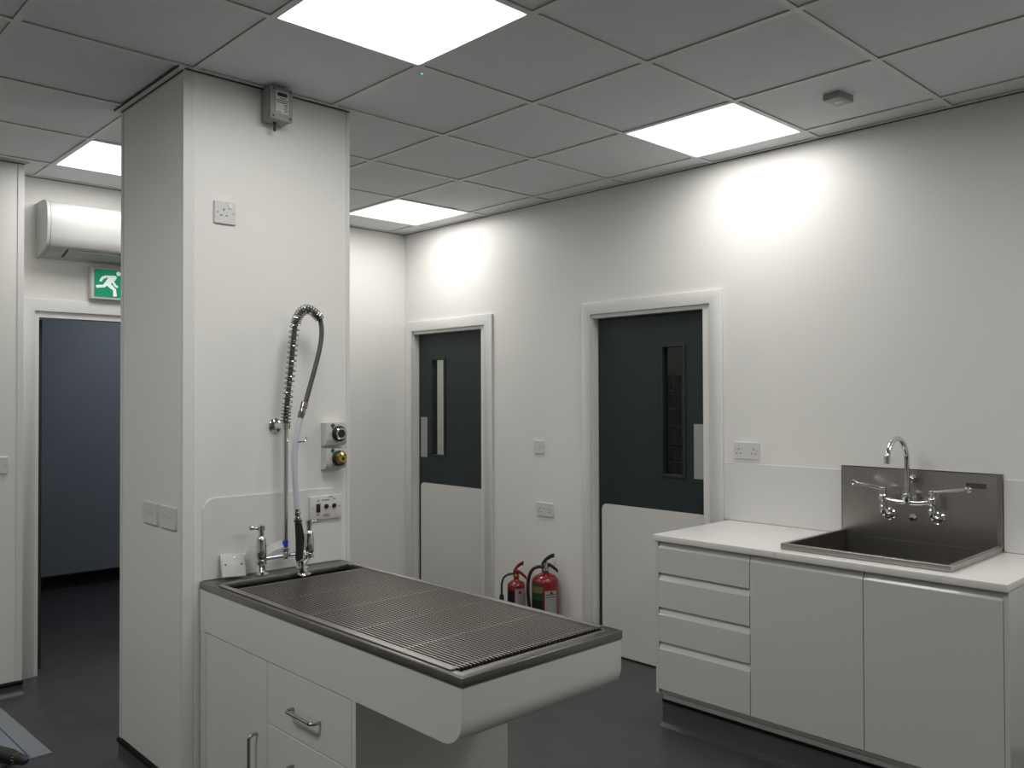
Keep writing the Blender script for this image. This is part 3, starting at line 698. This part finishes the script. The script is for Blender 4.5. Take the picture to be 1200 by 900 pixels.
prof = [(0, 0), (.030, 0), (.024, .003), (.010, .011), (.004, .024), (.004, .108), (0, .108)]
B().prism(prof, lambda p, q, d: Vector((.762-p, d, q)), -2.168, -.697).build('vinyl_cove', FLOOR, t)
B().box(.752, .762, -2.168, -.696, .108, .120, .002, 1).build('cap_strip', BLACK, t)

# steel sink with upstand
t = thing('sink', ((SX0+SX1)/2, (SY0+SY1)/2, .65), 'square stainless steel sink with tall upstand set in the white worktop', 'sink')
b = B(); rz = .925; e = .020
xi0, xi1, yi0, yi1 = SX0+e, SX1, SY0+e, SY1-e
b.box(SX0, xi0, SY0, SY1, .9005, rz, .002, 1).box(xi0, SX1, SY0, yi0, .9005, rz, .002, 1).box(xi0, SX1, yi1, SY1, .9005, rz, .002, 1)
b.build('rim', STEEL, t)
b = B(); zb = .700; g = .003
b.box(xi0-g, xi0, yi0, yi1, zb, .902).box(SX1-g-.003, SX1-.003, yi0, yi1, zb, .902).box(xi0-g, SX1-.003, yi0-g, yi0, zb, .902).box(xi0-g, SX1-.003, yi1, yi1+g, zb, .902).box(xi0-g, SX1-.003, yi0-g, yi1+g, zb-g, zb)
bas = b.build('basin', STEEL, t)
B().lathe(((xi0+SX1)/2, (SY0+SY1)/2, zb), (0, 0, 1), [(.045, 0), (.045, .002), (.030, .003), (.0, .001)], 24).build('drain', CHROME, bas)
b = B()
b.box(SX1-.001, SX1+.002, SY0+.020, SY1, .700, 1.221).prism([(SX1+.002, SY0+.020), (SX1+.002, SY0), (SX1+.016, SY0), (SX1+.016, SY0+.02)], fZ, .9005, 1.221).prism([(SX1-.001, SY0+.021), (SX1+.002, SY0), (SX1+.004, SY0+.002), (SX1+.003, SY0+.021)], fZ, .9255, 1.221).box(SX1-.001, SX1+.016, SY0, SY1, 1.2175, 1.2212)
b.box(SX1-.001, SX1+.016, SY1-.003, SY1, .9005, 1.221)
up = b.build('upstand', STEEL, t)
p0, p1 = at(1132, 565, 0, SX1-.002), at(1155.5, 573, 0, SX1-.002)
tag(B().box(SX1-.003, SX1, p1.y, p0.y, p1.z, p0.z-.002, .0005, 1).build('maker_plate', mat('maker_plate_dark', (.10, .10, .10), .4, metal=.6, cvar=.1), up), 'small dark plate')

# wall-mounted lever tap
tx = 1.262; bc = -1.633; hw = .104
t = thing('lever_tap', (SX1, bc, 1.0), 'chrome wall tap with gooseneck spout and two long levers over the sink', 'tap')
EZ = 1.016; VZ = 1.075
for s in (1, -1):
    y = bc+s*hw
    B().lathe((SX1-.001, y, EZ), (-1, 0, 0), [(.026, 0), (.027, .004), (.022, .010), (.024, .013), (.024, .022), (.014, .026)], 26).build('wall_flange', CHROME, t)
    B().tube(spline([(SX1-.022, y, EZ), (tx+.022, y, EZ), (tx+.006, y, EZ+.006), (tx, y, EZ+.022), (tx, y, VZ)], 6), .0115, 14).build('elbow', CHROME, t)
    B().lathe((tx, y, EZ+.026), (0, 0, 1), [(.012, 0), (.017, .003), (.017, .016), (.013, .020), (.013, .034), (.018, .040), (.019, .060), (.015, .068), (.0135, .070), (.0135, .084), (.015, .086), (.015, .096), (.011, .099)], 22).build('valve', CHROME, t)
    zz = EZ+.026+.091
    if s > 0: e_ = at(1000, 564.5, 0, tx-.05)
    else: e_ = at(1134.5, 573.5, 0, tx-.05)
    e_.x = tx-.050
    st = Vector((tx, y, zz)); ds_ = e_-st
    B().tube([st, st+ds_*.15, st+ds_*.88, st+ds_*.96, e_], [.008, .0062, .0058, .0066, .0076], 12).build('lever_handle', CHROME, t)
    lp = [e_+Vector((0, .010*math.cos(a*PI/8), .010*math.sin(a*PI/8)-.002)) for a in range(17)]
    B().tube(lp, .0034, 8, cap=False).build('lever_end_loop', CHROME, t)
BZ2 = EZ+.026+.050
B().tube(spline([(tx, bc+hw, BZ2), (tx, bc+hw*.5, BZ2-.010), (tx, bc, BZ2-.012), (tx, bc-hw*.5, BZ2-.010), (tx, bc-hw, BZ2)], 6), .0095, 14).build('bridge', CHROME, t)
B().lathe((tx, bc, BZ2-.020), (0, 0, 1), [(.012, 0), (.017, .003), (.017, .020), (.020, .028), (.018, .046), (.013, .050)], 22).build('spout_base', CHROME, t)
top = at(1049, 514, 1, bc); SZT = top.z; rr = (tx-at(1039.5, 540, 1, bc).x)/2
sp = [(tx, bc, BZ2+.02), (tx, bc, SZT-rr)]+[(tx-rr+rr*math.cos(a*PI/12), bc, SZT-rr+rr*math.sin(a*PI/12)) for a in range(1, 13)]+[(tx-2*rr, bc, at(1039.5, 540, 1, bc).z)]
B().tube(sp, .0115, 16).build('spout', CHROME, t)
B().lathe(sp[-1], (0, 0, -1), [(.0125, -.02), (.0130, -.018), (.0130, .002), (.009, .002)], 18).build('aerator', CHROME, t)
B().lathe((SX1-.001, bc+.003, 1.180), (-1, 0, 0), [(.017, 0), (.018, .008), (.016, .014), (.009, .018), (.009, .066)], 22).build('spout_bracket', CHROME, t)
tag(B().lathe((SX1-.001, bc+.003, 1.010), (-1, 0, 0), [(.020, 0), (.020, .004), (.016, .010), (.0, .012)], 6).build('overflow_cap', CHROME, up), 'chrome cap nut')

# ================================================================ fire extinguishers
def wrap_label(t, c, r, a0, a1, z0, z1, m, name, lab=None, n=10, parent=None):
    b = B(); lo = []; hi = []; r += .0012
    for k in range(n+1):
        a = math.radians(a0+(a1-a0)*k/n); lo.append(b.bm.verts.new((c[0]+r*math.cos(a), c[1]+r*math.sin(a), z0))); hi.append(b.bm.verts.new((c[0]+r*math.cos(a), c[1]+r*math.sin(a), z1)))
    for k in range(n): b.bm.faces.new((lo[k], lo[k+1], hi[k+1], hi[k]))
    bmesh.ops.solidify(b.bm, geom=b.bm.faces[:], thickness=.0006)
    o = b.build(name, m, parent or t)
    if lab: tag(o, lab)
    return o
vr = Vector((CR.x, CR.y, 0)).normalized(); vb = Vector((-CF.x, -CF.y, 0)).normalized()   # heading of the room view, used to turn the heads
def extinguisher(c, r, hs, neck, label, big):
    cx_, cy_ = c
    t = thing('fire_extinguisher', (cx_, cy_, 0), label, 'extinguisher', 'fire extinguishers by the right wall')
    C0 = Vector((cx_, cy_, 0))
    prof = [(r*.92, .0), (r, .012), (r, hs-r*.62)]+[(r*math.cos(a*PI/16), hs-r*.62+r*.62*math.sin(a*PI/16)) for a in range(1, 7)]+[(neck, hs+.004), (neck, hs+.02)]
    cyl = B().lathe((cx_, cy_, 0), (0, 0, 1), prof, 32).build('cylinder', RED, t)
    B().lathe((cx_, cy_, hs+.016), (0, 0, 1), [(neck*1.15, 0), (neck*1.15, .016), (neck*.85, .020), (neck*.85, .048)], 18).build('valve', GOLD if not big else CHROME, t)
    z = hs+.052; hm = RUBBER if big else RED
    # lower grip and upper squeeze lever
    def bar(pts, wd, th, name):
        b = B(); prev = None; n_ = len(pts); ups = []
        for i, (d, zz) in enumerate(pts):
            c_ = C0+vr*d+Vector((0, 0, zz)); k = 1-.25*i/(n_-1)
            cur = [b.bm.verts.new(c_+vb*(wd*k)+Vector((0, 0, th))), b.bm.verts.new(c_-vb*(wd*k)+Vector((0, 0, th))), b.bm.verts.new(c_-vb*(wd*k)-Vector((0, 0, th))), b.bm.verts.new(c_+vb*(wd*k)-Vector((0, 0, th)))]
            if prev: b.bridge(prev, cur)
            else: b.bm.faces.new(cur)
            prev = cur
        b.bm.faces.new(prev[::-1]); b.build(name, hm, t)
    k = 1 if big else .85
    bar([(-.020*k, z-.004), (.0, z), (.030*k, z-.004), (.062*k, z-.028), (.078*k, z-.042)], .015, .010, 'carry_handle')
    bar([(-.024*k, z-.006), (-.012*k, z+.014), (.008*k, z+.034), (.034*k, z+.050), (.056*k, z+.056)], .014, .011, 'squeeze_lever')
    B().tube([C0+Vector((0, 0, z-.01)), C0+Vector((0, 0, z+.02))], .011, 12).build('valve_head', RED if big else GREYBOX, t)
    if big:
        hp = [(-.01, z-.012), (-.05, z-.012), (-.085, z-.035), (-.104, z-.09), (-.108, z-.16), (-.100, z-.25), (-.088, z-.32), (-.086, z-.38)]
        B().tube(spline([C0+vr*d+vb*.02+Vector((0, 0, q)) for d, q in hp], 6), .0105, 12).build('hose', RUBBER, t)
        p_ = C0+vr*-.086+vb*.02
        B().cyl(p_+Vector((0, 0, z-.37)), p_+Vector((0, 0, z-.44)), .012, 14, .008).build('nozzle', RUBBER, t)
    else:
        hp = [(-.01, z-.012), (-.045, z-.014), (-.078, z-.034), (-.092, z-.07), (-.094, z-.12), (-.094, z-.15)]
        B().tube(spline([C0+vr*d+vb*.01+Vector((0, 0, q)) for d, q in hp], 6), .0068, 10).build('hose', RUBBER, t)
        p_ = C0+vr*-.094+vb*.01
        B().cyl(p_+Vector((0, 0, z-.145)), p_+Vector((0, 0, z-.34)), .013, 16, .028).build('horn', RUBBER, t)
        B().lathe(C0+vr*-.03+Vector((0, 0, z-.013)), -vr, [(.011, 0), (.011, .022)], 6).build('hose_nut', SATIN, t)
    fa = math.degrees(math.atan2(vb.y, vb.x))      # angle that faces the room
    if big:
        wrap_label(t, c, r, fa-82, fa-12, .30, hs-.055, GREEN, 'label', 'green and cream label', parent=cyl)
        wrap_label(t, c, r+.0008, fa-82, fa-12, .345, .385, YELL, 'label_band', 'cream band', parent=cyl)
        wrap_label(t, c, r+.0008, fa-82, fa-12, .16, .30, INK, 'label_band', 'black band', parent=cyl)
        l2 = wrap_label(t, c, r, fa-4, fa+52, .20, hs-.095, LABW, 'label', 'white service label', parent=cyl)
        for zz in (.32, .335): wrap_label(t, c, r+.0008, fa, fa+47, zz, zz+.004, INK, 'label_print', parent=cyl)
        wrap_label(t, c, r+.0008, fa+18, fa+30, hs-.115, hs-.100, REDINK, 'label_print', parent=cyl)
    else:
        wrap_label(t, c, r, fa-70, fa-14, .16, .315, INK, 'label', 'black label', parent=cyl)
        wrap_label(t, c, r, fa-8, fa+60, .16, .325, LABW, 'label', 'white label', parent=cyl)
        wrap_label(t, c, r+.0008, fa+14, fa+30, .295, .312, REDINK, 'label_print', parent=cyl)
    return t
extinguisher((1.25, .553), .083, .455, .022, 'larger red fire extinguisher with a green label, right of the pair', True)
extinguisher((1.25, .812), .0575, .372, .017, 'smaller red fire extinguisher with a black horn, left of the pair', False)

# ================================================================ floor: sheet and drill
t = thing('plastic_sheet', (-1.70, 1.35, 0), 'pale plastic panel offcut lying on the floor at the lower left', 'panel')
b = B().prism([(-1.424, .945), (-1.452, 1.72), (-1.95, 1.70), (-1.92, .935)], fZ, .0005, .006); b.build('sheet', SHEET, t)
b = B().prism([(-1.505, .95), (-1.522, 1.60), (-1.528, 1.60), (-1.512, .95)], fZ, .0059, .0066); tag(b.build('blue_line', mat('blue_line', (.03, .06, .2), .5, cvar=.1), t), 'thin blue line')
dz = .046; tipp = at(32, 892, 2, dz)
d0 = Vector((tipp.x, tipp.y, dz)); ax_ = Vector((-.55, .84, 0)).normalized()
ax_ = (at(2, 884, 2, dz)-d0); ax_.z = 0; ax_.normalize()
t = thing('power_drill', d0-Vector((0, 0, dz)), 'dark cordless drill lying at the lower left corner, chuck pointing right', 'drill')
B().lathe(d0, ax_, [(.006, 0), (.012, .006), (.020, .022), (.0215, .03), (.0215, .040), (.018, .044), (.018, .048), (.0225, .052), (.0225, .075), (.024, .078)], 24).build('chuck', DRILL, t)
rg = B()
for k in range(12):
    a = 2*PI*k/12; u = Vector((0, 0, 1)); v = ax_.cross(u); q = u*math.cos(a)+v*math.sin(a)
    rg.tube([d0+ax_*.053+q*.0225, d0+ax_*.074+q*.0225], .0022, 6)
rg.build('chuck_grip', SATIN, t)
B().lathe(d0+ax_*.078, ax_, [(.026, 0), (.030, .02), (.031, .06), (.030, .13), (.026, .15)], 24).build('motor_housing', DRILL, t)
sd = Vector((-ax_.y, ax_.x, 0))
if sd.y > 0: sd = -sd
B().tube([d0+ax_*.16, d0+ax_*.17+sd*.06, d0+ax_*.18+sd*.12], [.022, .019, .021], 16).build('handle', DRILL, t)
bb = d0+ax_*.17+sd*.145
b = B().box(-.055, .055, -.03, .03, -.036, .036, .008); b.bm.transform(Matrix.Translation(bb) @ Matrix.Rotation(math.atan2(ax_.y, ax_.x), 4, 'Z')); b.build('battery', DRILL, t)

# ================================================================ wire cage seen through the right-hand door's glass
t = thing('wire_cage', (2.1, -.2, 0), 'dark wire mesh cage front behind the glass of the right-hand door', 'cage')
cm = mat('cage_wire', (.5, .5, .5), .5, metal=.5, cvar=.1)
cy0, cy1, cz1 = -.55, .75, 1.70
for k in range(22):
    y = cy0+(cy1-cy0)*k/21; B().tube([(2.1, y, .05), (2.1, y, cz1)], .003, 6).build('upright_wire', cm, t)
for k in range(15):
    z = .05+(cz1-.05)*k/14; B().tube([(2.1, cy0, z), (2.1, cy1, z)], .003, 6).build('cross_wire', cm, t)
B().box(2.12, 2.8, cy0, cy1, .02, .05).box(2.78, 2.8, cy0, cy1, .05, cz1).box(2.12, 2.8, cy0, cy0+.01, 0, cz1).box(2.12, 2.8, cy1-.01, cy1, 0, cz1).build('cage_back', mat('cage_dark', (.02, .02, .02), .7, cvar=.1), t)
